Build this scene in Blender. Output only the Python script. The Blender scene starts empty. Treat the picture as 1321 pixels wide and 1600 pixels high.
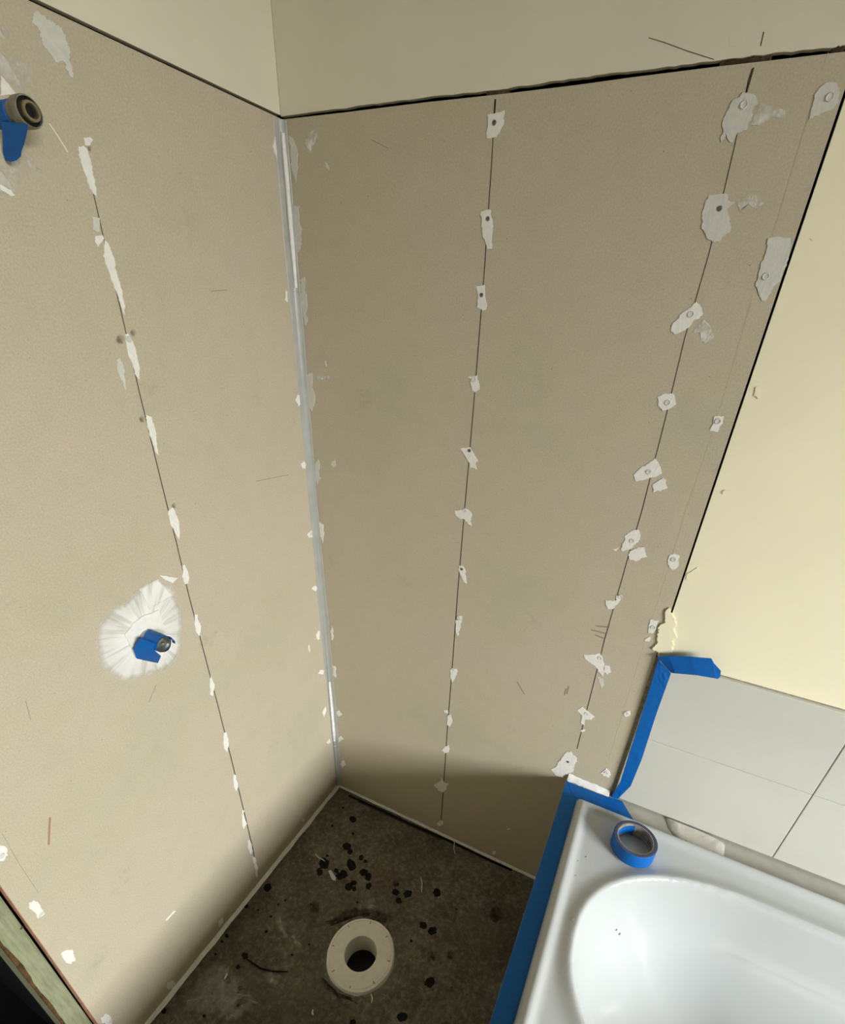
import bpy, bmesh, math, random
from mathutils import Vector, Matrix, noise
from mathutils.geometry import tessellate_polygon

sc = bpy.context.scene
COL = sc.collection

# ------------------------------------------------------------------ camera, sky, exposure
W, H = 1321.0, 1600.0
CX, CY, CZ = 0.8356, -1.0124, 1.6005
YAW, PIT, ROL = -0.427, -0.5297, 0.05
FPX, PX, PY = 774.4864, 682.0784, 933.3638
F_ = Vector((math.sin(YAW)*math.cos(PIT), math.cos(YAW)*math.cos(PIT), math.sin(PIT)))
R0 = Vector((math.cos(YAW), -math.sin(YAW), 0)); U0 = R0.cross(F_)
R_ = R0*math.cos(ROL) + U0*math.sin(ROL)
U_ = -R0*math.sin(ROL) + U0*math.cos(ROL)
CAMLOC = Vector((CX, CY, CZ))
cd = bpy.data.cameras.new('camera'); cam = bpy.data.objects.new('camera', cd); COL.objects.link(cam)
cd.sensor_fit = 'HORIZONTAL'; cd.sensor_width = 36.0; cd.lens = FPX/W*36.0
cd.shift_x = (W/2 - PX)/W; cd.shift_y = (PY - H/2)/W
cd.clip_start = 0.02; cd.clip_end = 100
M = Matrix.Identity(4)
for i, a in enumerate((R_, U_, -F_)):
    M[0][i], M[1][i], M[2][i] = a.x, a.y, a.z
M.translation = CAMLOC
cam.matrix_world = M
sc.camera = cam

world = bpy.data.worlds.new('overcast_sky'); sc.world = world; world.use_nodes = True
bg = world.node_tree.nodes['Background']
bg.inputs[0].default_value = (0.955, 0.98, 1.0, 1); bg.inputs[1].default_value = 10.0

WX = 4.20                       # inner face of the window wall
WY0, WY1, WZ0, WZ1 = -3.00, -1.10, 1.30, 2.55   # window opening
pl = bpy.data.lights.new('window_portal', 'AREA'); pl.shape = 'RECTANGLE'
pl.size = WY1-WY0; pl.size_y = WZ1-WZ0; pl.cycles.is_portal = True
po = bpy.data.objects.new('window_portal', pl); COL.objects.link(po)
po.location = (WX+0.10, (WY0+WY1)/2, (WZ0+WZ1)/2)
po.rotation_euler = (math.radians(90), 0, math.radians(90))   # faces -x

vs = sc.view_settings
vs.view_transform = 'Standard'; vs.look = 'None'; vs.gamma = 1.0; vs.use_curve_mapping = False
vs.exposure = 2.68

# ------------------------------------------------------------------ helpers
def at(u, v, axis, val):
    """where the sight line of image point (u, v) meets the plane axis = val"""
    d = F_ + R_*((u-PX)/FPX) - U_*((v-PY)/FPX)
    return CAMLOC + d*((val-CAMLOC[axis])/d[axis])

def lin(r, g, b):
    f = lambda c: (c/255/12.92) if c/255 <= 0.04045 else ((c/255+0.055)/1.055)**2.4
    return (f(r), f(g), f(b), 1)

def link(o, parent=None, label=None, cat=None, group=None, kind=None):
    COL.objects.link(o)
    if parent is not None: o.parent = parent
    if label: o['label'] = label
    if cat: o['category'] = cat
    if group: o['group'] = group
    if kind: o['kind'] = kind
    return o

def mesh_obj(name, bm, mat, parent=None, smooth=False, **kw):
    me = bpy.data.meshes.new(name)
    bmesh.ops.recalc_face_normals(bm, faces=bm.faces)
    bm.to_mesh(me); bm.free()
    if smooth:
        for p in me.polygons: p.use_smooth = True
    if mat: me.materials.append(mat)
    o = bpy.data.objects.new(name, me)
    return link(o, parent, **kw)

def empty(name, loc=(0, 0, 0), **kw):
    o = bpy.data.objects.new(name, None); o.location = loc; o.empty_display_size = 0.05
    return link(o, None, **kw)

def pyobj(name, verts, faces, mat, parent=None, smooth=False, **kw):
    bm = bmesh.new(); vv = [bm.verts.new(v) for v in verts]
    for f in faces: bm.faces.new([vv[i] for i in f])
    return mesh_obj(name, bm, mat, parent, smooth, **kw)

def bm_box(bm, x0, x1, y0, y1, z0, z1):
    v = [bm.verts.new(p) for p in ((x0,y0,z0),(x1,y0,z0),(x1,y1,z0),(x0,y1,z0),(x0,y0,z1),(x1,y0,z1),(x1,y1,z1),(x0,y1,z1))]
    for f in ((3,2,1,0),(4,5,6,7),(0,1,5,4),(1,2,6,5),(2,3,7,6),(3,0,4,7)): bm.faces.new([v[i] for i in f])
    return v

def box(name, x0, x1, y0, y1, z0, z1, mat, parent=None, bevel=0.0, **kw):
    bm = bmesh.new(); bm_box(bm, x0, x1, y0, y1, z0, z1)
    if bevel: bmesh.ops.bevel(bm, geom=bm.edges[:], offset=bevel, segments=2, affect='EDGES', profile=0.6)
    return mesh_obj(name, bm, mat, parent, **kw)

def prism(name, pts, depth, mat, parent=None, **kw):
    """closed outline of 3-D points in one plane, thickened by the vector depth"""
    bm = bmesh.new(); d = Vector(depth)
    a = [bm.verts.new(Vector(p)) for p in pts]; b = [bm.verts.new(Vector(p)+d) for p in pts]
    n = len(pts)
    bm.faces.new(a); bm.faces.new(b[::-1])
    for i in range(n): bm.faces.new((a[i], a[(i+1) % n], b[(i+1) % n], b[i]))
    return mesh_obj(name, bm, mat, parent, **kw)

def lathe(bm, prof, n, mtx=None, closed=False):
    rings = []
    for r, h in prof:
        rings.append([bm.verts.new(Vector((r*math.cos(2*math.pi*i/n), r*math.sin(2*math.pi*i/n), h))) for i in range(n)])
    m = len(rings)
    for j in range(m if closed else m-1):
        A, B = rings[j], rings[(j+1) % m]
        for i in range(n): bm.faces.new((A[i], A[(i+1) % n], B[(i+1) % n], B[i]))
    if mtx is not None: bmesh.ops.transform(bm, matrix=mtx, verts=[v for r in rings for v in r])
    return rings

def tube(bm, path, rad, n=8):
    rings = []
    for i, p in enumerate(path):
        p = Vector(p)
        t = (Vector(path[min(i+1, len(path)-1)]) - Vector(path[max(i-1, 0)])).normalized()
        up = Vector((0, 0, 1)) if abs(t.z) < .9 else Vector((1, 0, 0))
        s = t.cross(up).normalized(); q = s.cross(t)
        r = rad(i/(len(path)-1)) if callable(rad) else rad
        rings.append([bm.verts.new(p + (s*math.cos(2*math.pi*k/n) + q*math.sin(2*math.pi*k/n))*r) for k in range(n)])
    for A, B in zip(rings, rings[1:]):
        for k in range(n): bm.faces.new((A[k], A[(k+1) % n], B[(k+1) % n], B[k]))
    bm.faces.new(rings[0][::-1]); bm.faces.new(rings[-1])

# ------------------------------------------------------------------ materials
class NT:
    def __init__(s, name):
        s.m = bpy.data.materials.new(name); s.m.use_nodes = True
        s.t = s.m.node_tree; s.n = s.t.nodes
        s.b = s.n['Principled BSDF']; s.out = s.n['Material Output']
    def add(s, kind, **inp):
        nd = s.n.new(kind)
        for k, v in inp.items():
            nd.inputs[k.replace('_', ' ')].default_value = v
        return nd
    def link(s, a, b): s.t.links.new(a, b)
    def coord(s, scale=(1, 1, 1), rot=(0, 0, 0)):
        tc = s.n.new('ShaderNodeTexCoord'); mp = s.n.new('ShaderNodeMapping')
        mp.inputs['Scale'].default_value = scale; mp.inputs['Rotation'].default_value = rot
        s.link(tc.outputs['Object'], mp.inputs['Vector']); return mp.outputs['Vector']
    def noise(s, vec, scale, detail=4, rough=.55):
        nd = s.add('ShaderNodeTexNoise', Scale=scale, Detail=detail, Roughness=rough)
        s.link(vec, nd.inputs['Vector']); return nd.outputs['Fac']
    def ramp(s, fac, stops, interp='LINEAR'):
        r = s.n.new('ShaderNodeValToRGB'); e = r.color_ramp.elements; r.color_ramp.interpolation = interp
        while len(e) < len(stops): e.new(0.5)
        for el, (p, c) in zip(e, stops): el.position = p; el.color = c
        s.link(fac, r.inputs['Fac']); return r.outputs['Color']
    def mix(s, fac, a, b, mode='MIX'):
        m = s.n.new('ShaderNodeMix'); m.data_type = 'RGBA'; m.blend_type = mode
        for sock, v in ((m.inputs['Factor'], fac), (m.inputs['A'], a), (m.inputs['B'], b)):
            if hasattr(v, 'links') or isinstance(v, bpy.types.NodeSocket): s.link(v, sock)
            else: sock.default_value = v
        # 'Factor','A','B' names repeat per type: pick the RGBA sockets
        return m
    def bump(s, fac, strength, dist=.001):
        b = s.add('ShaderNodeBump', Strength=strength, Distance=dist)
        s.link(fac, b.inputs['Height']); s.link(b.outputs['Normal'], s.b.inputs['Normal'])

def mixrgb(nt, fac, a, b, mode='MIX'):
    m = nt.n.new('ShaderNodeMixRGB'); m.blend_type = mode
    for sock, v in zip(m.inputs, (fac, a, b)):
        if isinstance(v, bpy.types.NodeSocket): nt.link(v, sock)
        else: sock.default_value = v
    return m.outputs['Color']

def plain(name, col, rough=.6, metal=0.0, spec=.3, nscale=60, namt=.06, bump=0.0, bscale=None):
    nt = NT(name); v = nt.coord()
    f = nt.noise(v, nscale)
    c2 = tuple(max(0, x*(1-namt*2)) for x in col[:3])+(1,)
    c3 = tuple(min(1, x*(1+namt)) for x in col[:3])+(1,)
    nt.link(nt.ramp(f, [(.3, c2), (.7, c3)]), nt.b.inputs['Base Color'])
    nt.b.inputs['Roughness'].default_value = rough; nt.b.inputs['Metallic'].default_value = metal
    nt.b.inputs['Specular IOR Level'].default_value = spec
    if bump: nt.bump(nt.noise(v, bscale or nscale*4), bump)
    return nt.m

def board_mat():
    nt = NT('lining_board_paper'); v = nt.coord()
    fine = nt.noise(v, 330, 3, .75); mid = nt.noise(v, 22, 5, .6); big = nt.noise(v, 3.2, 3, .5)
    base = nt.ramp(mid, [(.25, lin(184, 175, 151)), (.5, lin(193, 183, 159)), (.8, lin(198, 187, 164))])
    tint = nt.ramp(big, [(.3, lin(182, 179, 152)), (.5, lin(193, 183, 158)), (.72, lin(197, 182, 164))])
    c = mixrgb(nt, .55, base, tint)
    grain = nt.ramp(fine, [(.3, (.80, .80, .80, 1)), (.7, (1.12, 1.12, 1.12, 1))])
    c = mixrgb(nt, .75, c, grain, 'MULTIPLY')
    # scuffs: sparse grey-green handling marks
    sc1 = nt.noise(v, 9, 8, .75); scm = nt.ramp(sc1, [(.60, (0, 0, 0, 1)), (.74, (.5, .5, .5, 1))])
    c = mixrgb(nt, scm, c, lin(150, 146, 124))
    # tiny fibre specks
    vo = nt.add('ShaderNodeTexVoronoi', Scale=38.0); nt.link(v, vo.inputs['Vector'])
    sp = nt.ramp(vo.outputs['Distance'], [(.02, (.7, .7, .7, 1)), (.045, (0, 0, 0, 1))])
    c = mixrgb(nt, sp, c, lin(96, 86, 66))
    nt.link(c, nt.b.inputs['Base Color'])
    nt.b.inputs['Roughness'].default_value = .85; nt.b.inputs['Specular IOR Level'].default_value = .15
    nt.bump(fine, .12, .0006)
    return nt.m

def concrete_mat():
    nt = NT('stained_concrete'); v = nt.coord()
    a = nt.noise(v, 11, 10, .74); b = nt.noise(v, 70, 7, .75); c0 = nt.noise(v, 2.4, 3, .5)
    col = nt.ramp(a, [(.30, lin(58, 54, 45)), (.46, lin(104, 98, 85)), (.58, lin(130, 124, 110)), (.75, lin(166, 160, 144))])
    col = mixrgb(nt, .5, col, nt.ramp(b, [(.34, lin(40, 36, 30)), (.5, lin(100, 94, 82)), (.68, lin(168, 160, 144))]))
    col = mixrgb(nt, nt.ramp(c0, [(.35, (.55, .55, .55, 1)), (.65, (0, 0, 0, 1))]), col, lin(66, 60, 50), 'MIX')
    w = nt.noise(nt.coord((1, 7, 1), (0, 0, .7)), 30, 6, .75)
    col = mixrgb(nt, nt.ramp(w, [(.66, (0, 0, 0, 1)), (.8, (.55, .55, .55, 1))]), col, lin(170, 165, 152))
    vo = nt.add('ShaderNodeTexVoronoi', Scale=60.0); nt.link(v, vo.inputs['Vector'])
    col = mixrgb(nt, nt.ramp(vo.outputs['Distance'], [(.05, (.8, .8, .8, 1)), (.12, (0, 0, 0, 1))]), col, lin(34, 30, 25))
    nt.link(col, nt.b.inputs['Base Color'])
    nt.b.inputs['Roughness'].default_value = .75; nt.b.inputs['Specular IOR Level'].default_value = .2
    nt.bump(b, .35, .003)
    return nt.m

def compound_mat(name, col, alpha=None, streak=None):
    """jointing compound; alpha: strength of a see-through scraped film"""
    nt = NT(name); v = nt.coord()
    f = nt.noise(v, 120, 5, .6)
    nt.link(nt.ramp(f, [(.3, tuple(x*.9 for x in col[:3])+(1,)), (.7, col)]), nt.b.inputs['Base Color'])
    nt.b.inputs['Roughness'].default_value = .6; nt.b.inputs['Specular IOR Level'].default_value = .25
    kn = nt.noise(nt.coord((1, 1, .35)), 110, 5, .65)
    nt.bump(kn, .5, .0022)
    if alpha:
        at_ = nt.n.new('ShaderNodeAttribute'); at_.attribute_name = 'film'
        f2 = nt.noise(nt.coord((1, 1, .6)), 45, 5, .65)
        rp = nt.ramp(f2, [(.36, (.12, .12, .12, 1)), (.60, (1, 1, 1, 1))])
        m = nt.n.new('ShaderNodeMath'); m.operation = 'MULTIPLY'
        nt.link(at_.outputs['Fac'], m.inputs[0]); nt.link(rp, m.inputs[1])
        m2 = nt.n.new('ShaderNodeMath'); m2.operation = 'MULTIPLY'; m2.inputs[1].default_value = alpha
        nt.link(m.outputs[0], m2.inputs[0]); nt.link(m2.outputs[0], nt.b.inputs['Alpha'])
    return nt.m

def wash_mat():
    """compound spread out around a pipe: streaks that run away from the pipe"""
    nt = NT('spread_compound'); tc = nt.n.new('ShaderNodeTexCoord')
    sep = nt.n.new('ShaderNodeSeparateXYZ'); nt.link(tc.outputs['Object'], sep.inputs[0])
    an = nt.n.new('ShaderNodeMath'); an.operation = 'ARCTAN2'
    nt.link(sep.outputs['Z'], an.inputs[0]); nt.link(sep.outputs['Y'], an.inputs[1])
    ln = nt.n.new('ShaderNodeVectorMath'); ln.operation = 'LENGTH'; nt.link(tc.outputs['Object'], ln.inputs[0])
    cb = nt.n.new('ShaderNodeCombineXYZ'); nt.link(an.outputs[0], cb.inputs[0])
    ml = nt.n.new('ShaderNodeMath'); ml.operation = 'MULTIPLY'; ml.inputs[1].default_value = 1.2
    nt.link(ln.outputs['Value'], ml.inputs[0]); nt.link(ml.outputs[0], cb.inputs[1])
    f = nt.noise(cb.outputs[0], 6.0, 5, .6)
    nt.link(nt.ramp(f, [(.30, lin(206, 203, 195)), (.48, lin(230, 228, 220)), (.7, lin(240, 238, 232))]), nt.b.inputs['Base Color'])
    nt.b.inputs['Roughness'].default_value = .7
    at_ = nt.n.new('ShaderNodeAttribute'); at_.attribute_name = 'film'
    rp = nt.ramp(f, [(.25, (.6, .6, .6, 1)), (.5, (1, 1, 1, 1))])
    m = nt.n.new('ShaderNodeMath'); m.operation = 'MULTIPLY'
    nt.link(at_.outputs['Fac'], m.inputs[0]); nt.link(rp, m.inputs[1]); nt.link(m.outputs[0], nt.b.inputs['Alpha'])
    return nt.m

MB = board_mat()
MCON = concrete_mat()
M_UP = plain('cream_paint', lin(224, 218, 196), .7, nscale=5, namt=.025, bump=.08, bscale=500)
M_SIDE = plain('warm_cream_paint', lin(246, 238, 206), .6, nscale=4, namt=.02, bump=.06, bscale=300)
M_TILE = plain('white_wall_tile', lin(203, 203, 192), .35, spec=.4, nscale=5, namt=.015)
M_DARK = plain('dark_cavity', lin(22, 20, 18), .95, spec=.05)
M_CORE = plain('board_core', lin(176, 174, 168), .9, nscale=80)
M_BROWN = plain('old_brown_glue', lin(84, 68, 42), .8, nscale=120, namt=.3, bump=.5)
M_COMP = compound_mat('white_compound', lin(240, 238, 229))
M_COMP2 = compound_mat('grey_white_compound', lin(214, 213, 203))
M_FILM = compound_mat('scraped_film', lin(238, 236, 226), alpha=.95)
M_FAINT = compound_mat('faint_film', lin(232, 229, 219), alpha=.62)
M_WASH = wash_mat()
M_PENCIL = plain('pencil_line', lin(70, 60, 46), .8)
M_MARK = plain('dark_scuff', lin(152, 142, 118), .9)
M_PALE = plain('torn_paper_edge', lin(206, 194, 164), .9)
M_RED = plain('red_crayon', lin(170, 128, 108), .9)
M_SCREW = plain('screw_steel', lin(128, 126, 120), .5, metal=.6)
M_GREY = plain('grey_sealant', lin(172, 172, 164), .36, spec=.5, nscale=30, namt=.05)
M_WHITE = plain('white_sealant', lin(240, 240, 236), .45, spec=.4, nscale=50)
M_TUB = plain('white_bath_enamel', lin(186, 189, 188), .16, spec=.5, nscale=3, namt=.006)
M_TAPE = plain('blue_masking_tape', lin(0, 96, 176), .55, spec=.3, nscale=90, namt=.05, bump=.15, bscale=500)
M_ROLLTOP = plain('tape_roll_edge', lin(70, 78, 98), .7, nscale=200, namt=.12)
M_CARD = plain('cardboard_core', lin(150, 142, 132), .85, nscale=90, namt=.2)
M_BRASS = plain('dull_brass', lin(152, 140, 112), .4, metal=.8)
M_OLD = plain('tarnished_metal', lin(140, 138, 124), .45, metal=.55, nscale=80, namt=.25)
M_CHROME = plain('worn_chrome', lin(170, 172, 170), .28, metal=.9, nscale=40, namt=.15)
M_BLACK = plain('black_seal_and_depth', lin(14, 13, 12), .6)
M_PVC = plain('cream_pvc', lin(236, 233, 221), .5, spec=.35, nscale=60, namt=.04)
M_STUD = None
M_WET = plain('wet_concrete', lin(17, 13, 9), .6, spec=.15, nscale=90, namt=.2)
M_DAMP = plain('damp_concrete', lin(60, 54, 45), .6, nscale=90, namt=.2)
M_ROOM = plain('bare_wall_paint', lin(168, 162, 146), .8, nscale=4, namt=.02)
M_HALL = plain('unlit_hall_black', lin(20, 20, 22), .8, spec=.1)  # near-black colour stands in for the unlit space beyond the stud
M_GROUT = plain('pale_grout', lin(170, 164, 146), .9)
M_DUST = plain('dusty_scratch', lin(128, 122, 108), .9)
M_ADH = plain('old_tile_adhesive', lin(156, 148, 130), .9, nscale=90, namt=.2, bump=.4)
M_LEDGE = plain('grey_plaster', lin(172, 170, 158), .75, nscale=25, namt=.06)  # plaster grey, toned darker to take in the bath rim's shadow

def stud_mat():
    nt = NT('green_treated_timber'); v = nt.coord()
    f = nt.noise(nt.coord((30, 30, 3)), 6, 6, .65)
    c = nt.ramp(f, [(.25, lin(114, 118, 88)), (.5, lin(142, 145, 113)), (.75, lin(158, 159, 129))])
    nt.link(c, nt.b.inputs['Base Color']); nt.b.inputs['Roughness'].default_value = .85
    nt.bump(f, .3, .002); return nt.m
M_STUD = stud_mat()
M_RUST = plain('brown_stain', lin(92, 68, 38), .9, nscale=40, namt=.35)
M_PINK = plain('torn_pink_edge', lin(168, 122, 96), .9, nscale=60, namt=.15)

# ------------------------------------------------------------------ the room shell
DC = Vector((0.397, -0.444, 0))          # drain centre
bm = bmesh.new()
outer = [bm.verts.new(p) for p in ((-.10, -4.0, 0), (WX, -4.0, 0), (WX, .10, 0), (-.10, .10, 0))]
oe = [bm.edges.new((outer[i], outer[(i+1) % 4])) for i in range(4)]
inn = [bm.verts.new(DC + Vector((.060*math.cos(2*math.pi*i/40), .060*math.sin(2*math.pi*i/40), 0))) for i in range(40)]
ie = [bm.edges.new((inn[i], inn[(i+1) % 40])) for i in range(40)]
bmesh.ops.triangle_fill(bm, use_beauty=True, edges=oe+ie)
floor = mesh_obj('floor', bm, MCON, kind='structure', label='dark stained concrete floor of the shower recess', category=None) if False else mesh_obj('floor', bm, MCON, kind='structure')
floor['label'] = 'dark stained bare concrete floor of the shower recess'
o = box('floor_hall', -1.3, -.10, -4.0, -.80, -.05, -.002, M_HALL, kind='structure'); o['label'] = 'floor painted black for the unlit void beyond the wall end'

# left wall: backing in the cavity, lining board, upper painted sheet, stud at its cut end
YE = -.891
wl = box('wall_left', -.10, -.060, -.86, .08, 0, 3.0, M_DARK, kind='structure'); wl['label'] = 'wall on the left, bare lining board with painted sheet above'
lb = box('lining_board', -.010, 0, YE, -.0005, .003, 1.8966, MB, wl); lb['label'] = 'large bare brown lining board with one row of filler dabs'
us = box('upper_sheet', -.010, 0, -.90, -.0005, 1.9012, 3.0, M_UP, wl); us['label'] = 'cream painted sheet above the left lining board'

# back wall
wb = box('wall_back', -.10, WX, .060, .10, 0, 3.0, M_DARK, kind='structure'); wb['label'] = 'back wall, bare lining board beside cream sheet and white tiles'
XE = .9135
top = [(447,186),(540,175.5),(660,160.5),(780,147.5),(900,133),(990,120.5),(1090,108),(1125,103.5),(1208,94),(1293,84),(1321,80.5)]
pts = [at(u, v, 1, 0) for u, v in top]
pts[0].x = .0; pts[-1].x = XE
bb = prism('lining_board', [(0, 0, .003), (XE, 0, .003)] + [tuple(p) for p in pts[::-1]], (0, .010, 0), MB, wb)
bb['label'] = 'large bare brown lining board with two rows of filler dabs'
up = [(447,181.5),(540,168.5),(600,160),(660,152.5),(760,142),(860,128),(920,119.5),(990,110.5),(1055,102.5),(1115,95),(1210,83),(1300,73.5),(1321,70.5)]
pts2 = [at(u, v, 1, 0) for u, v in up]; pts2[0].x = 0
rnd = random.Random(5)
rag = []
for a_, b_ in zip(pts2, pts2[1:]):
    for k in range(6):
        q = a_.lerp(b_, k/6); q.z += rnd.uniform(-.0008, .0008); rag.append(tuple(q))
zt = pts2[-1].z
ub = prism('upper_sheet', rag + [(pts2[-1].x, 0, zt), (WX, 0, zt), (WX, 0, 3.0), (0, 0, 3.0)], (0, .010, 0), M_UP, wb)
ub['label'] = 'cream painted sheet above the back lining board'
ss = box('side_sheet', .9172, WX, 0, .010, .957, 1.897, M_SIDE, wb); ss['label'] = 'warm cream painted sheet right of the black gap'
# brown glue showing in the gap under the upper sheet
for (u0, v0), (u1, v1) in (((1125, 98), (1207, 88)), ((1300, 77), (1321, 75)), ((760, 146), (795, 142.5))):
    p, q = at(u0, v0, 1, .004), at(u1, v1, 1, .004)
    g = box('glue_residue', p.x, q.x, .003, .016, min(p.z, q.z)-.0035, max(p.z, q.z)+.003, M_BROWN, wb, bevel=.002)
# rest of the wall under the boards on the right, carrying the tiles
box('backer', XE+.0002, WX, .0015, .010, .0, .955, M_ADH, wb)
TY = -.009
cols = [(.9225, 1.2895), (1.2915, 1.6585), (1.6605, 2.0275), (2.0295, 2.3965)]
rows = [(.5065, .7305), (.7317, .9535)]
for (x0, x1) in cols:
    for (z0, z1) in rows:
        box('wall_tile', x0, x1, TY, .004, z0, z1, M_TILE, wb, bevel=.0012)

# unseen rest of the room, with the window that lights it
o = box('wall_front', -1.3, WX, -4.1, -4.0, 0, 3.0, M_ROOM, kind='structure'); o['label'] = 'plain wall behind the camera'
o = box('wall_hall', -1.4, -1.3, -4.1, -.80, -.05, 3.0, M_ROOM, kind='structure'); o['label'] = 'far wall of the dark hall'
o = box('wall_hall_return', -1.3, -.101, -.93, -.80, -.05, 3.0, M_HALL, kind='structure'); o['label'] = 'return wall of the hall, painted black for the unlit void'
o = box('ceiling', -1.4, WX+.15, -4.1, .10, 3.0, 3.05, M_ROOM, kind='structure'); o['label'] = 'plain white ceiling'
bm = bmesh.new()
for y0, y1, z0, z1 in ((-4.1, .10, 0, WZ0), (-4.1, .10, WZ1, 3.0), (-4.1, WY0, WZ0, WZ1), (WY1, .10, WZ0, WZ1)):
    bm_box(bm, WX, WX+.15, y0, y1, z0, z1)
o = mesh_obj('wall_right', bm, M_ROOM, kind='structure'); o['label'] = 'plain wall with the window beyond the bath'
win = empty('window_1', (WX+.07, (WY0+WY1)/2, WZ0), kind='structure', label='white framed sliding window beyond the bath')
def wpart(name, x0, x1, y0, y1, z0, z1, mat):
    o = box(name, x0, x1, y0, y1, z0, z1, mat); o.parent = win; o.matrix_parent_inverse = Matrix.Translation(-win.location); return o
fw = .045; xa, xb = WX+.05, WX+.09
wpart('window_frame', xa, xb, WY0, WY0+fw, WZ0, WZ1, M_WHITE); wpart('window_frame', xa, xb, WY1-fw, WY1, WZ0, WZ1, M_WHITE)
wpart('window_frame', xa, xb, WY0+fw, WY1-fw, WZ0, WZ0+fw, M_WHITE); wpart('window_frame', xa, xb, WY0+fw, WY1-fw, WZ1-fw, WZ1, M_WHITE)
nt = NT('thin_window_glass')
tr = nt.n.new('ShaderNodeBsdfTransparent'); gl = nt.n.new('ShaderNodeBsdfGlossy'); gl.inputs['Roughness'].default_value = .02
mx = nt.n.new('ShaderNodeMixShader'); mx.inputs[0].default_value = .06
nt.link(tr.outputs[0], mx.inputs[1]); nt.link(gl.outputs[0], mx.inputs[2]); nt.link(mx.outputs[0], nt.out.inputs['Surface'])
ymid = (WY0+WY1)/2
wpart('pane', xa+.018, xa+.022, WY0+fw, ymid, WZ0+fw, WZ1-fw, nt.m); wpart('pane', xa+.024, xa+.028, ymid, WY1-fw, WZ0+fw, WZ1-fw, nt.m)
o = box('ground_outside', WX+.15, 14, -14, 9, -.35, -.30, plain('dry_lawn', lin(96, 100, 76), .95), kind='structure'); o['label'] = 'lawn outside the window'
o = box('wall_sky_block', 8.0, 8.1, -14, 9, -.30, 2.55, plain('sky_block_grey', lin(90, 86, 79), .9), kind='structure'); o['label'] = 'unseen grey wall added outside to block the low sky'  # added out of view to cut low sky light off the upper walls

# hob: the low plastered upstand that carries the bath rim
HX, HZ = .798, .500
TX0, TX1, TYB, TYF = .838, 2.40, -.070, -.800
bm = bmesh.new()
ring = [(HX, .0, 0), (2.45, .0, 0), (2.45, TYB, 0), (TX0+.010, TYB, 0), (TX0+.010, -1.60, 0), (HX, -1.60, 0)]  # front run past the bath is added to shade the left wall's foot
lo = [bm.verts.new(p) for p in ring]; hi = [bm.verts.new((p[0], p[1], HZ)) for p in ring]
bm.faces.new(lo[::-1]); bm.faces.new(hi)
for i in range(6): bm.faces.new((lo[i], lo[(i+1) % 6], hi[(i+1) % 6], hi[i]))
hob = mesh_obj('wall_hob', bm, M_LEDGE, kind='structure'); hob['label'] = 'low upstand between the shower floor and the bath'

# ------------------------------------------------------------------ bathtub
TZ = .5240
XC, AX, YC, BY, NP = 1.263, .36, -.412, .242, 2.2
XC2 = TX1 - .10 - .30
def sst(t): t = max(0, min(1, t)); return t*t*(3-2*t)
def tub_z(x, y):
    ay = abs(y-YC)/BY
    dx = (XC-x)/AX if x < XC else ((x-XC2)/.30 if x > XC2 else 0.0)
    dx = max(dx, 0)
    rho = (dx**NP + ay**NP)**(1/NP)
    w = (dx/rho)**2 if rho > 1e-6 else 0
    sc_ = BY*(1-w) + AX*w
    s = (rho-1)*sc_
    # rim
    e = min(x-TX0, TX1-x, TYB-y, y-TYF)
    zr = TZ + .0075*math.exp(-((e-.017)/.012)**2)
    if e < .010: zr -= .014*((.010-e)/.010)**2
    crest = .011
    if s >= 0:
        return zr + crest*math.exp(-(s/.024)**2)
    thr = .56*(1-w) + .20*w
    t = min(1, (1-rho)/(1-thr))
    f = 1-max(0.0, 1-t)**1.7
    z = zr + crest - .37*f
    # arm-rest fold along both long sides
    k = (1-w)*sst((x-1.06)/.22)
    if t < .25: fs = t/.25*.40
    elif t < .42: fs = .40 + (t-.25)/.17*.02
    else: fs = .42 + .58*(1-max(0.0, 1-(t-.42)/.58)**1.8)
    z = zr + crest - .37*(f*(1-k) + fs*k)
    return z - .006*0
NX, NY = 210, 120
def spaced(a, b, n):
    # denser near the ends where the bead is
    return [a + (b-a)*(.5-.5*math.cos(math.pi*i/n))*.55 + (b-a)*(i/n)*.45 for i in range(n+1)]
xs, ys = spaced(TX0, TX1, NX), spaced(TYF, TYB, NY)
bm = bmesh.new()
g = [[bm.verts.new((x, y, tub_z(x, y))) for y in ys] for x in xs]
for i in range(NX):
    for j in range(NY): bm.faces.new((g[i][j], g[i+1][j], g[i+1][j+1], g[i][j+1]))
per = [g[i][0] for i in range(NX+1)] + [g[NX][j] for j in range(1, NY+1)] + [g[i][NY] for i in range(NX-1, -1, -1)] + [g[0][j] for j in range(NY-1, 0, -1)]
low = [bm.verts.new((v.co.x, v.co.y, HZ+.0004)) for v in per]
n = len(per)
for i in range(n): bm.faces.new((per[i], low[i], low[(i+1) % n], per[(i+1) % n]))
tub = empty('bathtub', (1.6, -.43, 0), label='white enamel bathtub edged with blue masking tape', cat='bathtub')
def under(parent, o):
    o.parent = parent; o.matrix_parent_inverse = Matrix.Translation(-parent.location); return o
tsh = under(tub, mesh_obj('shell', bm, M_TUB, smooth=True))
under(tub, box('apron', TX0+.012, TX1-.002, TYF+.002, TYF+.014, 0, HZ+.0006, M_TUB))
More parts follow.
